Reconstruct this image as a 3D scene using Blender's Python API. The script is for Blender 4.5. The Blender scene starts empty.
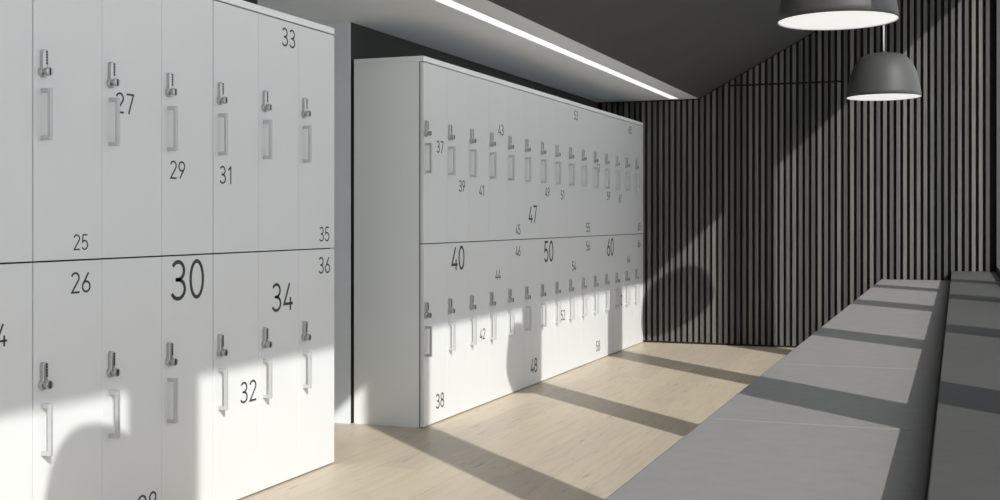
import bpy, bmesh, math, random
from mathutils import Vector, Matrix
random.seed(4)
PI = math.pi
scene = bpy.context.scene
COL = scene.collection

# ------------------------------------------------------------------ measures
EYE = 1.0358
F_PX = 1190.0
YAW = math.atan(457.2 / F_PX)
SUN = Vector((-1.0, 0.95, -0.89)).normalized()
PITCH = 0.2959            # locker column width
XF = -2.48                # front plane of the doors
XB = -2.8695              # back of the cabinets
XW = -2.885               # dark wall behind the cabinets
YB = 9.84                 # face of the slatted wall
LOCK_TOP = 1.85
SOFFIT_Z = 2.04
SOFFIT_X = -2.012
SLOPE = 0.541             # sloped ceiling
XR = 0.28                 # inner face of the window wall
XO = 0.50                 # outer face of the window wall
FZ = -0.006               # floor level
Y0 = -1.3                 # near end of the modelled room, cut short and open for sky fill light


# ------------------------------------------------------------------ materials
def nodes_of(name):
    m = bpy.data.materials.new(name)
    m.use_nodes = True
    nt = m.node_tree
    b = nt.nodes['Principled BSDF']
    return m, nt, b


def plain(name, col, rough=0.5, metal=0.0, noise=0.0, scale=30.0, bump=0.0, spec=0.5):
    m, nt, b = nodes_of(name)
    b.inputs['Base Color'].default_value = (*col, 1)
    b.inputs['Roughness'].default_value = rough
    b.inputs['Metallic'].default_value = metal
    b.inputs['Specular IOR Level'].default_value = spec
    if noise or bump:
        tc = nt.nodes.new('ShaderNodeTexCoord')
        nz = nt.nodes.new('ShaderNodeTexNoise')
        nz.inputs['Scale'].default_value = scale
        nz.inputs['Detail'].default_value = 4
        nt.links.new(tc.outputs['Object'], nz.inputs['Vector'])
        if noise:
            r = nt.nodes.new('ShaderNodeValToRGB')
            r.color_ramp.elements[0].position = 0.3
            r.color_ramp.elements[1].position = 0.7
            r.color_ramp.elements[0].color = (*[c * (1 - noise) for c in col], 1)
            r.color_ramp.elements[1].color = (*[min(1, c * (1 + noise)) for c in col], 1)
            nt.links.new(nz.outputs['Fac'], r.inputs['Fac'])
            nt.links.new(r.outputs['Color'], b.inputs['Base Color'])
        if bump:
            bp = nt.nodes.new('ShaderNodeBump')
            bp.inputs['Strength'].default_value = bump
            bp.inputs['Distance'].default_value = 0.002
            nt.links.new(nz.outputs['Fac'], bp.inputs['Height'])
            nt.links.new(bp.outputs['Normal'], b.inputs['Normal'])
    return m


def emitter(name, col, strength):
    m, nt, b = nodes_of(name)
    b.inputs['Base Color'].default_value = (0.8, 0.8, 0.8, 1)
    b.inputs['Emission Color'].default_value = (*col, 1)
    b.inputs['Emission Strength'].default_value = strength
    return m


def wood_floor():
    m, nt, b = nodes_of('oak_planks')
    N, L = nt.nodes, nt.links
    tc = N.new('ShaderNodeTexCoord')
    # planks run along Y: swap axes for the brick texture
    mp = N.new('ShaderNodeMapping')
    mp.inputs['Rotation'].default_value = (0, 0, PI / 2)
    L.new(tc.outputs['Object'], mp.inputs['Vector'])
    br = N.new('ShaderNodeTexBrick')
    br.inputs['Scale'].default_value = 1.0
    br.inputs['Brick Width'].default_value = 1.9
    br.inputs['Row Height'].default_value = 0.19
    br.inputs['Mortar Size'].default_value = 0.0012
    br.inputs['Mortar Smooth'].default_value = 0.2
    br.inputs['Color1'].default_value = (0.0, 0.0, 0.0, 1)
    br.inputs['Color2'].default_value = (1.0, 1.0, 1.0, 1)
    br.inputs['Mortar'].default_value = (0.5, 0.5, 0.5, 1)
    br.offset = 0.37
    L.new(mp.outputs['Vector'], br.inputs['Vector'])
    mg = N.new('ShaderNodeMapping')
    mg.inputs['Scale'].default_value = (22, 1.6, 1)
    L.new(tc.outputs['Object'], mg.inputs['Vector'])
    g = N.new('ShaderNodeTexNoise')
    g.inputs['Scale'].default_value = 1.9
    g.inputs['Detail'].default_value = 7
    g.inputs['Roughness'].default_value = 0.6
    g.inputs['Distortion'].default_value = 0.6
    L.new(mg.outputs['Vector'], g.inputs['Vector'])
    r = N.new('ShaderNodeValToRGB')
    r.color_ramp.elements[0].position = 0.28
    r.color_ramp.elements[0].color = (0.475, 0.398, 0.306, 1)
    r.color_ramp.elements[1].position = 0.55
    r.color_ramp.elements[1].color = (0.545, 0.462, 0.36, 1)
    L.new(g.outputs['Fac'], r.inputs['Fac'])
    # darker flecks
    mk = N.new('ShaderNodeMapping')
    mk.inputs['Scale'].default_value = (30, 4.0, 1)
    L.new(tc.outputs['Object'], mk.inputs['Vector'])
    k = N.new('ShaderNodeTexNoise')
    k.inputs['Scale'].default_value = 1.1
    k.inputs['Detail'].default_value = 3
    L.new(mk.outputs['Vector'], k.inputs['Vector'])
    kr = N.new('ShaderNodeValToRGB')
    kr.color_ramp.elements[0].position = 0.24
    kr.color_ramp.elements[0].color = (0.62, 0.57, 0.50, 1)
    kr.color_ramp.elements[1].position = 0.37
    kr.color_ramp.elements[1].color = (1, 1, 1, 1)
    L.new(k.outputs['Fac'], kr.inputs['Fac'])
    m1 = N.new('ShaderNodeMix'); m1.data_type = 'RGBA'; m1.blend_type = 'MULTIPLY'
    m1.inputs['Factor'].default_value = 1.0
    L.new(r.outputs['Color'], m1.inputs['A']); L.new(kr.outputs['Color'], m1.inputs['B'])
    # plank to plank tone
    pr = N.new('ShaderNodeValToRGB')
    pr.color_ramp.elements[0].color = (0.93, 0.93, 0.94, 1)
    pr.color_ramp.elements[1].color = (1.05, 1.04, 1.02, 1)
    L.new(br.outputs['Color'], pr.inputs['Fac'])
    m2 = N.new('ShaderNodeMix'); m2.data_type = 'RGBA'; m2.blend_type = 'MULTIPLY'
    m2.inputs['Factor'].default_value = 1.0
    L.new(m1.outputs['Result'], m2.inputs['A']); L.new(pr.outputs['Color'], m2.inputs['B'])
    m3 = N.new('ShaderNodeMix'); m3.data_type = 'RGBA'
    L.new(br.outputs['Fac'], m3.inputs['Factor'])
    L.new(m2.outputs['Result'], m3.inputs['A'])
    m3.inputs['B'].default_value = (0.40, 0.34, 0.27, 1)
    L.new(m3.outputs['Result'], b.inputs['Base Color'])
    b.inputs['Roughness'].default_value = 0.42
    b.inputs['Specular IOR Level'].default_value = 0.35
    bp = N.new('ShaderNodeBump')
    bp.inputs['Strength'].default_value = 0.12
    bp.inputs['Distance'].default_value = 0.001
    L.new(g.outputs['Fac'], bp.inputs['Height'])
    L.new(bp.outputs['Normal'], b.inputs['Normal'])
    return m


def slat_wood():
    m, nt, b = nodes_of('charcoal_stained_slats')
    N, L = nt.nodes, nt.links
    tc = N.new('ShaderNodeTexCoord')
    sx = N.new('ShaderNodeSeparateXYZ')
    L.new(tc.outputs['Object'], sx.inputs['Vector'])
    dv = N.new('ShaderNodeMath'); dv.operation = 'DIVIDE'; dv.inputs[1].default_value = 0.05
    L.new(sx.outputs['X'], dv.inputs[0])
    fl = N.new('ShaderNodeMath'); fl.operation = 'FLOOR'
    L.new(dv.outputs[0], fl.inputs[0])
    wn = N.new('ShaderNodeTexWhiteNoise'); wn.noise_dimensions = '1D'
    L.new(fl.outputs[0], wn.inputs['W'])
    r = N.new('ShaderNodeValToRGB')
    r.color_ramp.elements[0].color = (0.070, 0.069, 0.067, 1)
    r.color_ramp.elements[1].color = (0.166, 0.159, 0.147, 1)
    L.new(wn.outputs['Value'], r.inputs['Fac'])
    mp = N.new('ShaderNodeMapping')
    mp.inputs['Scale'].default_value = (60, 1, 2.2)
    L.new(tc.outputs['Object'], mp.inputs['Vector'])
    g = N.new('ShaderNodeTexNoise')
    g.inputs['Scale'].default_value = 1.5
    g.inputs['Detail'].default_value = 5
    L.new(mp.outputs['Vector'], g.inputs['Vector'])
    gr = N.new('ShaderNodeValToRGB')
    gr.color_ramp.elements[0].position = 0.3
    gr.color_ramp.elements[0].color = (0.75, 0.75, 0.75, 1)
    gr.color_ramp.elements[1].position = 0.65
    gr.color_ramp.elements[1].color = (1.1, 1.1, 1.1, 1)
    L.new(g.outputs['Fac'], gr.inputs['Fac'])
    mx = N.new('ShaderNodeMix'); mx.data_type = 'RGBA'; mx.blend_type = 'MULTIPLY'
    mx.inputs['Factor'].default_value = 1.0
    L.new(r.outputs['Color'], mx.inputs['A']); L.new(gr.outputs['Color'], mx.inputs['B'])
    L.new(mx.outputs['Result'], b.inputs['Base Color'])
    b.inputs['Roughness'].default_value = 0.55
    b.inputs['Specular IOR Level'].default_value = 0.3
    return m


def clear_glass():
    m, nt, b = nodes_of('window_glass')
    N, L = nt.nodes, nt.links
    N.remove(b)
    out = N['Material Output']
    tr = N.new('ShaderNodeBsdfTransparent')
    tr.inputs['Color'].default_value = (0.97, 0.98, 0.975, 1)
    gl = N.new('ShaderNodeBsdfGlossy'); gl.inputs['Roughness'].default_value = 0.0
    lw = N.new('ShaderNodeLayerWeight'); lw.inputs['Blend'].default_value = 0.5
    pw = N.new('ShaderNodeMath'); pw.operation = 'POWER'; pw.inputs[1].default_value = 5.0
    L.new(lw.outputs['Facing'], pw.inputs[0])
    fr = N.new('ShaderNodeMath'); fr.operation = 'MULTIPLY_ADD'
    fr.inputs[1].default_value = 0.9; fr.inputs[2].default_value = 0.03
    L.new(pw.outputs[0], fr.inputs[0])
    mx = N.new('ShaderNodeMixShader')
    L.new(fr.outputs[0], mx.inputs[0]); L.new(tr.outputs[0], mx.inputs[1]); L.new(gl.outputs[0], mx.inputs[2])
    L.new(mx.outputs[0], out.inputs['Surface'])
    return m


def fabric(name, col, noise=0.10):
    m, nt, b = nodes_of(name)
    N, L = nt.nodes, nt.links
    tc = N.new('ShaderNodeTexCoord')
    n1 = N.new('ShaderNodeTexNoise'); n1.inputs['Scale'].default_value = 22; n1.inputs['Detail'].default_value = 6
    n1.inputs['Roughness'].default_value = 0.65
    L.new(tc.outputs['Object'], n1.inputs['Vector'])
    r = N.new('ShaderNodeValToRGB')
    r.color_ramp.elements[0].position = 0.3; r.color_ramp.elements[1].position = 0.7
    r.color_ramp.elements[0].color = (*[c * (1 - noise) for c in col], 1)
    r.color_ramp.elements[1].color = (*[c * (1 + noise) for c in col], 1)
    L.new(n1.outputs['Fac'], r.inputs['Fac'])
    L.new(r.outputs['Color'], b.inputs['Base Color'])
    b.inputs['Roughness'].default_value = 0.85
    b.inputs['Specular IOR Level'].default_value = 0.2
    n2 = N.new('ShaderNodeTexNoise'); n2.inputs['Scale'].default_value = 420; n2.inputs['Detail'].default_value = 2
    L.new(tc.outputs['Object'], n2.inputs['Vector'])
    bp = N.new('ShaderNodeBump'); bp.inputs['Strength'].default_value = 0.15; bp.inputs['Distance'].default_value = 0.001
    L.new(n2.outputs['Fac'], bp.inputs['Height'])
    L.new(bp.outputs['Normal'], b.inputs['Normal'])
    return m


M = {
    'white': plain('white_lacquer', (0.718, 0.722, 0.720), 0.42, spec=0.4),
    'carcass': plain('white_board_lightened', (0.85, 0.87, 0.86), 0.5, spec=0.35),  # lightened against the doors to replace light missing on the cabinet sides
    'gap': plain('black_gap_shade', (0.03, 0.03, 0.03), 0.8),  # near-black painted shade for the door gaps, also on shelf and dividers
    'paint': plain('soft_white_paint', (0.80, 0.84, 0.865), 0.75, noise=0.02, scale=6, spec=0.25),
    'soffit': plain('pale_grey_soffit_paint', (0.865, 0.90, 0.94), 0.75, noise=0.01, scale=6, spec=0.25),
    'dark_paint': plain('charcoal_wall_paint', (0.043, 0.044, 0.044), 0.7, noise=0.05, scale=4, spec=0.3),
    'ceiling': plain('charcoal_ceiling_paint', (0.072, 0.071, 0.070), 0.7, noise=0.05, scale=3, spec=0.3),
    'frame': plain('grey_window_paint', (0.075, 0.075, 0.074), 0.6, spec=0.3),
    'slat': slat_wood(),
    'slat_back': plain('black_felt_backing', (0.022, 0.021, 0.020), 0.9, spec=0.1),
    'floor': wood_floor(),
    'bench': fabric('light_grey_bench_covering', (0.228, 0.221, 0.215), 0.05),
    'ledge': fabric('dark_grey_ledge_covering', (0.072, 0.0705, 0.069), 0.06),
    'plinth': plain('dark_plinth_board', (0.05, 0.05, 0.05), 0.6),
    'lamp': plain('dark_grey_lamp_metal', (0.060, 0.060, 0.059), 0.55, metal=0.0, spec=0.4),
    'lamp_in': plain('white_lamp_inside', (0.85, 0.85, 0.83), 0.5),
    'glow': emitter('lamp_diffuser', (1.0, 1.0, 0.97), 0.62),
    'led': emitter('linear_light_diffuser', (0.97, 0.99, 1.0), 0.95),
    'cord': plain('white_cord', (0.93, 0.93, 0.91), 0.5),
    'steel': plain('satin_steel', (0.50, 0.50, 0.49), 0.33, metal=0.85),
    'grip': plain('light_grey_handle', (0.52, 0.525, 0.525), 0.4, metal=0.25),
    'button': plain('black_dial', (0.02, 0.02, 0.02), 0.5),
    'ink': plain('dark_grey_print', (0.045, 0.046, 0.048), 0.6, spec=0.3),
    'glass': clear_glass(),
    'ground': plain('pale_paving', (0.55, 0.545, 0.53), 0.9, noise=0.08, scale=2),
}


# ------------------------------------------------------------------ mesh helpers
def new_bm():
    return bmesh.new()


def box(bm, x0, x1, y0, y1, z0, z1, mat=0, bevel=0.0, seg=2):
    r = bmesh.ops.create_cube(bm, size=1)
    vs = r['verts']
    for v in vs:
        v.co = Vector((x0 + (v.co.x + .5) * (x1 - x0), y0 + (v.co.y + .5) * (y1 - y0), z0 + (v.co.z + .5) * (z1 - z0)))
    fs = set(f for v in vs for f in v.link_faces)
    for f in fs:
        f.material_index = mat
    if bevel:
        es = set(e for v in vs for e in v.link_edges)
        out = bmesh.ops.bevel(bm, geom=list(es), offset=bevel, segments=seg, affect='EDGES', profile=0.5)
        for f in out['faces']:
            f.material_index = mat
    return vs


def cyl(bm, p0, p1, r0, r1=None, n=24, mat=0, bevel=0.0):
    r1 = r0 if r1 is None else r1
    p0, p1 = Vector(p0), Vector(p1)
    d = p1 - p0
    ret = bmesh.ops.create_cone(bm, cap_ends=True, segments=n, radius1=r0, radius2=r1, depth=d.length)
    mtx = Matrix.Translation((p0 + p1) / 2) @ d.to_track_quat('Z', 'Y').to_matrix().to_4x4()
    bmesh.ops.transform(bm, matrix=mtx, verts=ret['verts'])
    fs = set(f for v in ret['verts'] for f in v.link_faces)
    for f in fs:
        f.material_index = mat
        if len(f.verts) == 4:
            f.smooth = True
    if bevel:
        es = [e for e in set(e for v in ret['verts'] for e in v.link_edges)
              if any(len(f.verts) != 4 for f in e.link_faces)]
        out = bmesh.ops.bevel(bm, geom=es, offset=bevel, segments=2, affect='EDGES', profile=0.5)
        for f in out['faces']:
            f.material_index = mat
            f.smooth = True


def prism(bm, poly, axis, a0, a1, mat=0):
    """extrude a polygon; axis 'y' -> poly in (x, z), axis 'x' -> poly in (y, z)"""
    def P(u, w, a):
        return (u, a, w) if axis == 'y' else (a, u, w)
    A = [bm.verts.new(P(u, w, a0)) for u, w in poly]
    B = [bm.verts.new(P(u, w, a1)) for u, w in poly]
    n = len(poly)
    fs = [bm.faces.new(A), bm.faces.new(B[::-1])]
    for i in range(n):
        j = (i + 1) % n
        fs.append(bm.faces.new((A[j], A[i], B[i], B[j])))
    for f in fs:
        f.material_index = mat
    bmesh.ops.recalc_face_normals(bm, faces=fs)
    return A + B


def lathe(bm, prof, n=64, mat=0, close=False):
    rings = []
    for r, z in prof:
        rings.append([bm.verts.new((r * math.cos(2 * PI * k / n), r * math.sin(2 * PI * k / n), z)) for k in range(n)]
                     if r > 1e-6 else [bm.verts.new((0, 0, z))])
    for a, b in zip(rings, rings[1:]):
        for k in range(n):
            j = (k + 1) % n
            if len(a) == 1:
                f = bm.faces.new((a[0], b[j], b[k]))
            elif len(b) == 1:
                f = bm.faces.new((a[k], a[j], b[0]))
            else:
                f = bm.faces.new((a[k], a[j], b[j], b[k]))
            f.material_index = mat
            f.smooth = True
    bmesh.ops.recalc_face_normals(bm, faces=bm.faces[:])


def mesh_of(name, bm, mats):
    me = bpy.data.meshes.new(name)
    bm.to_mesh(me)
    bm.free()
    for m in (mats if isinstance(mats, (list, tuple)) else [mats]):
        me.materials.append(m)
    return me


def obj(name, me, parent=None, loc=(0, 0, 0)):
    o = bpy.data.objects.new(name, me)
    COL.objects.link(o)
    o.location = loc
    if parent:
        o.parent = parent
    return o


def ob(name, bm, mats, parent=None, loc=(0, 0, 0)):
    return obj(name, mesh_of(name, bm, mats), parent, loc)


def thing(name, label, cat, loc=(0, 0, 0), group=None):
    o = obj(name, None, None, loc)
    o.empty_display_size = 0.1
    o['label'] = label
    o['category'] = cat
    if group:
        o['group'] = group
    return o


def struct(name, bm, mats, parent=None):
    o = ob(name, bm, mats, parent)
    if not parent:
        o['kind'] = 'structure'
    return o


def ceil_z(x):
    return SOFFIT_Z + SLOPE * (x - SOFFIT_X)


# ------------------------------------------------------------------ room shell
bm = new_bm(); box(bm, -4.75, XO, Y0, 9.96, -0.12, FZ)
struct('floor', bm, M['floor'])

OPEN0, OPEN1 = 4.523, 5.388       # passage between the two locker rows
bm = new_bm()
box(bm, XW - 0.08, XW, Y0, OPEN0, FZ, SOFFIT_Z)
struct('wall_left', bm, M['dark_paint'])
bm = new_bm()
box(bm, XW - 0.08, XW, OPEN1, YB + 0.03, FZ, SOFFIT_Z)
struct('wall_left_far', bm, M['dark_paint'])

# passage walls, light painted
bm = new_bm(); box(bm, -4.60, XW - 0.0005, OPEN1 - 0.006, OPEN1 + 0.10, FZ, SOFFIT_Z)
w = struct('wall_passage_far', bm, M['paint'])
bm = new_bm(); box(bm, -4.60, XW - 0.081, OPEN0 - 0.10, OPEN0, FZ, SOFFIT_Z)
struct('wall_passage_near', bm, M['paint'])
bm = new_bm(); box(bm, -4.75, -4.60, OPEN0 - 0.10, OPEN1 + 0.10, FZ, SOFFIT_Z)
struct('wall_passage_end', bm, M['paint'])

# soffit with a slot for the linear light
LX0, LX1 = -2.240, -2.168
LY1 = 9.80
bm = new_bm()
SH = 0.09
box(bm, -4.75, LX0, Y0, 9.96, SOFFIT_Z, SOFFIT_Z + SH)
box(bm, LX1, SOFFIT_X, Y0, 9.96, SOFFIT_Z, SOFFIT_Z + SH)
box(bm, LX0, LX1, LY1, 9.96, SOFFIT_Z, SOFFIT_Z + SH)
box(bm, LX0, LX1, Y0, LY1, SOFFIT_Z + 0.05, SOFFIT_Z + SH)
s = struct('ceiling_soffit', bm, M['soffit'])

led = thing('linear_ceiling_light', 'long white linear light recessed in the pale soffit above the far lockers', 'ceiling light', (-2.2, 3.3, SOFFIT_Z))
bm = new_bm(); box(bm, LX0 + .001, LX1 - .001, Y0 + .01, LY1 - .002, SOFFIT_Z + .004, SOFFIT_Z + .012)
o = ob('diffuser', bm, M['led'], led, (2.2, -3.3, -SOFFIT_Z))
bm = new_bm(); box(bm, LX0 + .001, LX1 - .001, Y0 + .01, LY1 - .002, SOFFIT_Z + .012, SOFFIT_Z + .05)
ob('housing', bm, M['steel'], led, (2.2, -3.3, -SOFFIT_Z))

# sloped charcoal ceiling
bm = new_bm()
prism(bm, [(SOFFIT_X, SOFFIT_Z), (XO, ceil_z(XO)), (XO, ceil_z(XO) + .12), (SOFFIT_X, SOFFIT_Z + .14)], 'y', Y0, 9.96)
struct('ceiling', bm, M['ceiling'])

# slatted wall at the far end
bm = new_bm()
prism(bm, [(-2.965, FZ), (XO, FZ), (XO, ceil_z(XO)), (SOFFIT_X, SOFFIT_Z), (-2.965, SOFFIT_Z)], 'y', YB + .022, YB + .12, 1)
box(bm, -2.88, XR, YB + .001, YB + .0225, FZ, .010, 1)
x = -2.845
JZ = 2.137
while x < 0.245:
    x1 = min(x + 0.0268, XR)
    top = (SOFFIT_Z - .012) if x1 <= SOFFIT_X + .02 else ceil_z(max(x, SOFFIT_X)) - 0.012
    topr = (SOFFIT_Z - .012) if x1 <= SOFFIT_X + .02 else ceil_z(max(x1, SOFFIT_X)) - 0.012
    def slat(z0, za, zb):
        prism(bm, [(x, z0), (x1, z0), (x1, zb), (x, za)], 'y', YB, YB + .0225, 0)
    if x < -0.88 and top > JZ + .03:
        slat(0.010, JZ - .009, JZ - .009)
        slat(JZ + .009, top, topr)
    else:
        slat(0.010, top, topr)
    x += 0.05
struct('wall_back', bm, [M['slat'], M['slat_back']])

# window wall on the right: low wall, posts, lintel
SILL = 0.678
HEAD = 3.134
bm = new_bm(); box(bm, XR, XO, Y0, 9.96, FZ, SILL)
struct('wall_right', bm, M['frame'])
bm = new_bm()
prism(bm, [(XR, HEAD), (XO, HEAD), (XO, ceil_z(XO)), (XR, ceil_z(XR))], 'y', Y0, 9.96)
struct('wall_right_lintel', bm, M['frame'])
shade = [(-1.3, -.88), (0.491, 0.873), (2.44, 2.825), (4.19, 4.555), (6.10, 6.52), (7.85, 8.245)]
posts = []
for i, (a, b) in enumerate(shade):
    y0, y1 = a + .019, b - .190
    if y1 - y0 < .05:
        y0, y1 = (a + b) / 2 - .11, (a + b) / 2 - .05
    if i == 0:
        y0, y1 = Y0, Y0 + .21
    posts.append((y0, y1))
    bm = new_bm(); box(bm, XR, XO, y0, y1, SILL, HEAD)
    struct('trim_%d' % (i + 1), bm, M['frame'])
bm = new_bm(); box(bm, XR, XO, 9.80, 9.861, SILL, HEAD)
struct('trim_7', bm, M['frame'])
posts.append((9.80, 9.96))
for i in range(len(posts) - 1):
    a, b = posts[i][1], posts[i + 1][0]
    bm = new_bm(); box(bm, .455, .463, a, b, SILL, HEAD)
    struct('window_%d' % (i + 1), bm, M['glass'])

# ground outside
bm = new_bm(); box(bm, XO + .002, 40, -40, 50, -0.3, -0.12)
struct('ground', bm, M['ground'])

# ------------------------------------------------------------------ digits
WX = 1.27   # widening of the digit shapes
def arc(cx, cy, rx, ry, a0, a1, n=14):
    return [(cx + rx * math.cos(math.radians(a0 + (a1 - a0) * k / n)),
             cy + ry * math.sin(math.radians(a0 + (a1 - a0) * k / n))) for k in range(n + 1)]

DIG = {
    '0': [(arc(.25, .5, .205, .455, 90, 450, 36), True)],
    '1': [([(.07, .78), (.27, .955), (.27, .0)], False)],
    '2': [(arc(.245, .73, .195, .225, 165, -28, 16) + [(.06, .045), (.47, .045)], False)],
    '3': [(arc(.225, .735, .19, .22, 150, -90, 16) + [(.15, .515)], False), ([(.15, .515), (.225, .515)] + arc(.225, .28, .215, .235, 90, -155, 18), False)],
    '4': [([(.33, .955), (.045, .235), (.50, .235)], False), ([(.375, .46), (.375, .0)], False)],
    '5': [([(.43, .955), (.12, .955), (.085, .53)] + arc(.235, .32, .21, .275, 135, -150, 20), False)],
    '6': [(arc(.25, .29, .2, .245, 140, 500, 30), True), ([(.097, .447), (.38, .955)], False)],
    '7': [([(.05, .955), (.455, .955), (.17, .0)], False)],
    '8': [(arc(.25, .735, .17, .22, 90, 450, 28), True), (arc(.25, .28, .205, .235, 90, 450, 30), True)],
    '9': [(arc(.25, .71, .2, .245, -40, 320, 30), True), ([(.403, .553), (.12, .045)], False)],
}


def ribbon(bm, pts, closed, t, thick, mapf):
    n = len(pts)
    if closed:
        pts = pts[:-1]; n -= 1
    L, R = [], []
    for i in range(n):
        p = Vector(pts[i])
        a = Vector(pts[i - 1]) if (i > 0 or closed) else None
        b = Vector(pts[(i + 1) % n]) if (i < n - 1 or closed) else None
        d1 = (p - a).normalized() if a is not None and (p - a).length > 1e-6 else None
        d2 = (b - p).normalized() if b is not None and (b - p).length > 1e-6 else None
        if d1 is None: d1 = d2
        if d2 is None: d2 = d1
        n1 = Vector((-d1.y, d1.x)); n2 = Vector((-d2.y, d2.x))
        m = (n1 + n2)
        m = m.normalized() if m.length > 1e-4 else n1
        k = min(2.2, 1 / max(.3, m.dot(n1)))
        L.append(p + m * t * k); R.append(p - m * t * k)
    tl = [bm.verts.new(mapf(v, thick)) for v in L]; tr = [bm.verts.new(mapf(v, thick)) for v in R]
    bl = [bm.verts.new(mapf(v, 0)) for v in L]; br = [bm.verts.new(mapf(v, 0)) for v in R]
    rng = range(n) if closed else range(n - 1)
    for i in rng:
        j = (i + 1) % n
        bm.faces.new((tl[i], tl[j], tr[j], tr[i]))
        bm.faces.new((tl[j], tl[i], bl[i], bl[j]))
        bm.faces.new((tr[i], tr[j], br[j], br[i]))
    if not closed:
        bm.faces.new((tl[0], tr[0], br[0], bl[0]))
        bm.faces.new((tr[-1], tl[-1], bl[-1], br[-1]))


def number_mesh(text, h, stroke):
    """lies in the plane x=0 facing +X, reads along +Y, centred on the origin"""
    bm = new_bm()
    adv = 0.585 * WX
    total = adv * (len(text) - 1) + 0.5 * WX
    for i, ch in enumerate(text):
        ox = -total / 2 + adv * i
        for pts, closed in DIG[ch]:
            ribbon(bm, [(px * WX, py) for px, py in pts], closed, stroke, 0.0006,
                   lambda v, q, ox=ox: (q, (v.x + ox) * h, (v.y - .5) * h))
    bmesh.ops.recalc_face_normals(bm, faces=bm.faces[:])
    return mesh_of('number', bm, M['ink'])


# ------------------------------------------------------------------ locker pieces
DOOR_T = 0.018
GAP_MID = 0.912
TOP_T = 0.027
# shared meshes, origin at the cabinet's front lower near corner (y=0 at its near edge, x=0 on door face)
DEP = XB - XF
CAB_W = 3 * PITCH


def carcass_mesh(side_panel):
    bm = new_bm()
    t = 0.018
    x1 = -DOOR_T - 0.006
    y0, y1 = 0.0008, CAB_W - .0008
    zt = LOCK_TOP - TOP_T
    box(bm, DEP, x1, y0, y0 + t, FZ, zt, 0, .001, 1)
    box(bm, DEP, x1, y1 - t, y1, FZ, zt, 0, .001, 1)
    box(bm, DEP, DEP + .006, y0 + t, y1 - t, 0, zt, 0)
    box(bm, DEP + .006, x1 - .002, y0 + t, y1 - t, .0, t, 0)
    box(bm, DEP + .006, x1 - .002, y0 + t, y1 - t, zt - t, zt, 0)
    box(bm, DEP + .006, x1 - .002, y0 + t, y1 - t, GAP_MID - t / 2, GAP_MID + t / 2, 1)
    for k in (1, 2):
        box(bm, DEP + .006, x1 - .002, PITCH * k - t / 2, PITCH * k + t / 2, t, GAP_MID - t / 2, 1)
        box(bm, DEP + .006, x1 - .002, PITCH * k - t / 2, PITCH * k + t / 2, GAP_MID + t / 2, zt - t, 1)
    # dark strips added to paint the shade in the gaps behind the doors
    xs0, xs1 = x1 - .001, -DOOR_T - .0012
    box(bm, xs0, xs1, y0 + .0012, y0 + .014, .004, zt - .004, 1)
    box(bm, xs0, xs1, y1 - .014, y1 - .0012, .004, zt - .004, 1)
    box(bm, xs0, xs1, y0 + .0012, y1 - .0012, GAP_MID - .012, GAP_MID + .012, 1)
    box(bm, xs0, xs1, y0 + .0012, y1 - .0012, zt - .016, zt - .002, 1)
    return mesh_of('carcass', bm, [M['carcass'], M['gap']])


def top_mesh():
    bm = new_bm()
    box(bm, DEP, 0, 0.0004, CAB_W - .0004, LOCK_TOP - TOP_T + .0005, LOCK_TOP, 0, .0015, 2)
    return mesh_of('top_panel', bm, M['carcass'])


def door_mesh(upper, g0, g1, bev):
    bm = new_bm()
    z0, z1 = (GAP_MID + .0025, LOCK_TOP - TOP_T - .005) if upper else (.000, GAP_MID - .0025)
    box(bm, -DOOR_T, 0, g0, PITCH - g1, z0, z1, 0, bev, 2)
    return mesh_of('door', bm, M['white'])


def lock_mesh():
    bm = new_bm()
    # stadium body (y width .022, from z 0 to .062), face towards +X
    w, hgt, d = .0090, .066, .014
    pts = [(-w, .004), (w, .004)] + [(w * math.cos(a), hgt - w + w * math.sin(a)) for a in [PI * k / 12 for k in range(13)]]
    vs = prism(bm, pts, 'x', 0, d, 0)
    es = [e for e in set(e for v in vs for e in v.link_edges) if all(abs(v.co.x - d) < 1e-6 for v in e.verts)]
    bmesh.ops.bevel(bm, geom=es, offset=.0025, segments=2, affect='EDGES', profile=.5)
    # dials on the face
    for k in range(5):
        z = .022 + k * .0082
        box(bm, d - .001, d + .0015, .0012, .0076, z, z + .0066, 1, .0006, 1)
    # rosette and turning knob
    cyl(bm, (0, 0, 0), (.011, 0, 0), .0168, .0155, 28, 0, .0015)
    cyl(bm, (.010, 0, 0), (.018, 0, 0), .009, .009, 20, 0)
    cyl(bm, (.017, 0, 0), (.030, 0, 0), .0120, .0135, 24, 0, .002)
    box(bm, .0295, .0325, -.0024, .0024, -.0100, .0100, 1, .0006, 1)
    return mesh_of('combination_lock', bm, [M['steel'], M['button']])


def handle_mesh():
    bm = new_bm()
    h = .151
    for z in (0.0, h - .013):
        box(bm, 0, .0280, -.0055, .0055, z, z + .013, 0, .001, 2)
    box(bm, .0240, .0355, -.0058, .0058, 0, h, 0, .0016, 2)
    return mesh_of('handle', bm, M['grip'])


ME_CARC = carcass_mesh(True)
ME_TOP = top_mesh()
DOORS = {}


def door_for(upper, col, wide):
    fine = .0004 if wide < .001 else .0007
    g0 = wide if col == 0 else fine
    g1 = wide if col == 2 else fine
    key = (upper, g0, g1)
    if key not in DOORS:
        DOORS[key] = door_mesh(upper, g0, g1, .0005 if wide < .001 else .0010)
    return DOORS[key]


ME_LOCK, ME_HAND = lock_mesh(), handle_mesh()

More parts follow.
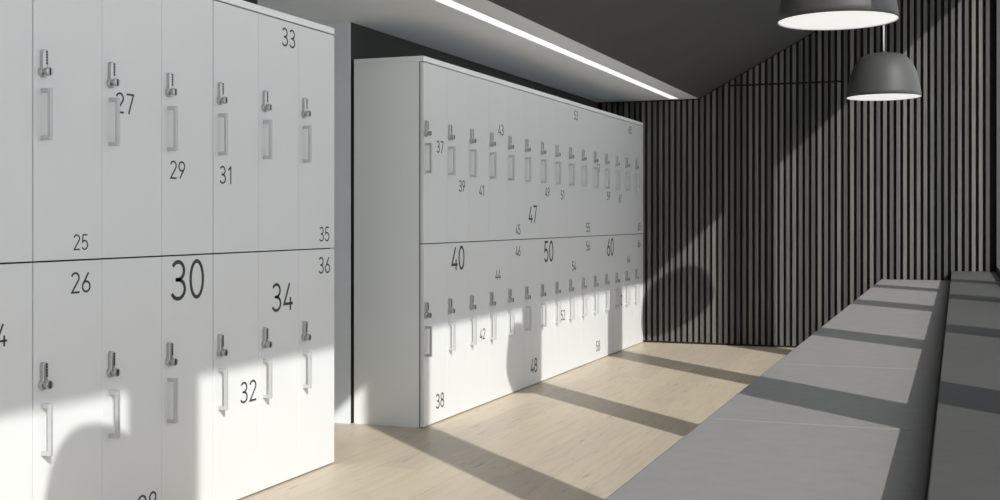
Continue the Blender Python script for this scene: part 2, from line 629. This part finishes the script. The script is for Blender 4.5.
NUM = {24: (0.150, 0.714, 0.066), 25: (0.200, 0.966, 0.048), 26: (0.200, 0.844, 0.064), 27: (0.109, 1.405, 0.066), 28: (0.222, 0.100, 0.074), 29: (0.088, 1.203, 0.062), 30: (0.146, 0.827, 0.138), 31: (0.084, 1.196, 0.065), 32: (0.227, 0.390, 0.080), 33: (0.218, 1.755, 0.074), 34: (0.171, 0.730, 0.112), 35: (0.208, 0.973, 0.062), 36: (0.208, 0.843, 0.070),
       37: (0.204, 1.406, 0.062), 38: (0.204, 0.104, 0.075), 39: (0.198, 1.213, 0.062), 40: (0.144, 0.829, 0.128), 41: (0.190, 1.196, 0.060), 42: (0.198, 0.393, 0.060), 43: (0.191, 1.555, 0.062), 44: (0.143, 0.715, 0.060), 45: (0.183, 0.973, 0.060), 46: (0.183, 0.843, 0.062), 47: (0.155, 1.066, 0.110), 48: (0.178, 0.117, 0.090), 49: (0.143, 1.211, 0.064), 50: (0.171, 0.826, 0.136), 51: (0.169, 1.198, 0.062), 52: (0.176, 0.389, 0.068), 53: (0.173, 1.758, 0.064), 54: (0.126, 0.711, 0.066), 55: (0.166, 0.975, 0.066), 56: (0.166, 0.842, 0.066), 57: (0.138, 1.411, 0.062), 58: (0.125, 0.097, 0.076), 59: (0.113, 1.212, 0.064), 60: (0.163, 0.822, 0.136), 61: (0.154, 1.198, 0.062), 62: (0.163, 0.397, 0.078), 63: (0.159, 1.759, 0.062), 64: (0.115, 0.713, 0.062), 65: (0.166, 0.974, 0.066), 66: (0.156, 0.832, 0.064)}


def cabinet(y, first, label, group):
    t = thing('locker_cabinet', label, 'locker', (XF, y, 0), group)
    off = .0365 if first < 37 else .0235
    obj('carcass', ME_CARC, t)
    obj('top_panel', ME_TOP, t)
    for c in range(3):
        for upper in (True, False):
            d = obj('door', door_for(upper, c, .0022 if first < 37 else .0006), t, (0, PITCH * c, 0))
            obj('combination_lock', ME_LOCK, d, (0, off, 1.463 if upper else .556))
            obj('handle', ME_HAND, d, (0, off, 1.2650 if upper else .350))
            n = first + 2 * c + (0 if upper else 1)
            if n in NUM:
                dy, z, h = NUM[n]
                nm = obj('door_number', number_mesh(str(n), h, .048 if n < 37 else .055), d, (.0001, dy, z))
                nm['label'] = 'dark grey printed number %d' % n
    return t


G1, G2 = 'locker cabinets in the near row', 'locker cabinets in the far row'
YA = 4.487
cabinet(YA - 3 * CAB_W, 19, 'white locker cabinet cut by the left picture edge, door 24 on it', G1)
cabinet(YA - 2 * CAB_W, 25, 'white six-door locker cabinet numbered 25 to 30, with a very large 30', G1)
cabinet(YA - 1 * CAB_W, 31, 'white six-door locker cabinet numbered 31 to 36, right end of the near row', G1)
YBk = 5.392
cabinet(YBk, 37, 'white six-door locker cabinet numbered 37 to 42, near end of far row, grey side showing', G2)
cabinet(YBk + CAB_W, 43, 'white six-door locker cabinet numbered 43 to 48, second of the far row', G2)
cabinet(YBk + 2 * CAB_W, 49, 'white six-door locker cabinet numbered 49 to 54, middle of the far row', G2)
cabinet(YBk + 3 * CAB_W, 55, 'white six-door locker cabinet numbered 55 to 60, fourth of the far row', G2)
cabinet(YBk + 4 * CAB_W, 61, 'white six-door locker cabinet numbered 61 to 66, touching the dark slatted wall', G2)

# ------------------------------------------------------------------ bench and ledge
BX0, BX1, BZ = -0.561, -0.0475, 0.562
seams = [Y0 + .1, -0.656, .504, 1.664, 2.824, 3.98, 5.14, 6.30, 7.46, 8.62, 9.832]
b = thing('bench', 'long light grey padded bench beside the sunlit wooden floor', 'bench', (BX0, 0, 0))
bm = new_bm()
box(bm, BX0 + .03, BX1 - .004, Y0 + .1, 9.832, FZ, .06, 1)
box(bm, BX0 + .004, BX1 - .002, Y0 + .1, 9.832, .06, BZ - .07, 0, .003, 2)
ob('base', bm, [M['bench'], M['plinth']], b, (-BX0, 0, 0))
for y0, y1 in zip(seams, seams[1:]):
    bm = new_bm()
    box(bm, BX0, BX1, y0 + .0003, y1 - .0003, BZ - .0695, BZ, 0, .008, 4)
    for f in bm.faces:
        f.smooth = False
    ob('seat_pad', bm, M['bench'], b, (-BX0, 0, 0))

LXa, LXb, LZ = -0.0405, XR - .001, 0.6345
l = thing('window_ledge', 'dark grey raised ledge between the light grey bench and the window wall', 'ledge', (LXa, 0, 0))
bm = new_bm(); box(bm, LXa + .004, LXb, Y0 + .1, 9.836, FZ, LZ - .04, 0)
ob('base', bm, M['plinth'], l, (-LXa, 0, 0))
bm = new_bm(); box(bm, LXa, LXb, Y0 + .1, 9.836, LZ - .0398, LZ, 0, .003, 3)
ob('top_pad', bm, M['ledge'], l, (-LXa, 0, 0))

# ------------------------------------------------------------------ pendant lamps
R, H = .2355, .286
prof_n = [(1.0, 0), (.985, .1), (.97, .19), (.943, .31), (.922, .41), (.895, .5), (.862, .58), (.82, .665), (.77, .745), (.71, .825), (.645, .885), (.565, .937), (.48, .97), (.38, .989), (.2, .998), (.06, 1.0)]
bm = new_bm()
lathe(bm, [(R * r, H * z) for r, z in prof_n] + [(0, H)], 72, 0)
inner = [(R * r - .0015, max(0, H * z - .0015)) for r, z in prof_n[:-1]]
n = len(bm.faces)
bm2 = new_bm()
outer = [(R * r, H * z) for r, z in prof_n] + [(0, H)]
loop = [(0, H - .0015)] + inner[::-1] + outer
lathe(bm2, loop, 72, 0)
bm2.faces.ensure_lookup_table()
k_in = len(inner)
for i, f in enumerate(bm2.faces):
    if i < 72 * k_in:
        f.material_index = 1
bm.free()
ME_SHADE = mesh_of('shade', bm2, [M['lamp'], M['lamp_in']])
bm = new_bm(); cyl(bm, (0, 0, .003), (0, 0, .009), R - .0055, None, 72, 0)
ME_DIFF = mesh_of('diffuser', bm, M['glow'])


def pendant(y, label):
    x, z = -0.4490, 1.8315
    t = thing('pendant_lamp', label, 'lamp', (x, y, z), 'dome pendant lamps above the bench')
    obj('shade', ME_SHADE, t)
    obj('diffuser', ME_DIFF, t)
    zc = ceil_z(x) - z
    bm = new_bm(); cyl(bm, (0, 0, H + .012), (0, 0, zc - .02), .0052, None, 12, 0)
    ob('cord', bm, M['cord'], t)
    bm = new_bm(); cyl(bm, (0, 0, H - .002), (0, 0, H + .016), .016, .009, 20, 0, .002)
    ob('cord_grip', bm, M['lamp'], t)
    bm = new_bm(); cyl(bm, (0, 0, zc - .024), (0, 0, zc + .03), .05, None, 32, 0, .002)
    ob('ceiling_cup', bm, M['lamp'], t)
    return t


pendant(8.16, 'dark grey dome pendant lamp seen whole in front of the slatted wall')
pendant(4.95, 'dark grey dome pendant lamp cut by the top edge of the picture')
pendant(1.145, 'dark grey dome pendant lamp above the picture, its round shadow on the near lockers')

# ------------------------------------------------------------------ light
sd = bpy.data.lights.new('sun', 'SUN')
sd.energy = 4.6
sd.angle = math.radians(0.5)
sd.color = (1.0, 0.975, 0.94)
so = bpy.data.objects.new('sun', sd)
COL.objects.link(so)
so.rotation_euler = SUN.to_track_quat('-Z', 'Y').to_euler()
so.location = (6, -3, 6)

wd = bpy.data.worlds.new('sky')
scene.world = wd
wd.use_nodes = True
bg = wd.node_tree.nodes['Background']
bg.inputs['Color'].default_value = (0.94, 0.975, 1.03, 1)
bg.inputs['Strength'].default_value = 1.9

# ------------------------------------------------------------------ camera
cd = bpy.data.cameras.new('camera')
cd.sensor_width = 36
cd.lens = F_PX * 36 / 1000
cd.shift_y = -0.0309
cd.clip_start = 0.02
co = bpy.data.objects.new('camera', cd)
COL.objects.link(co)
co.location = (0, 0, EYE)
co.rotation_euler = (PI / 2, 0, YAW)
scene.camera = co

vs = scene.view_settings
scene.display_settings.display_device = 'sRGB'
vs.view_transform = 'Standard'
vs.look = 'None'
vs.exposure = 0.0
vs.gamma = 1.0
vs.use_curve_mapping = False
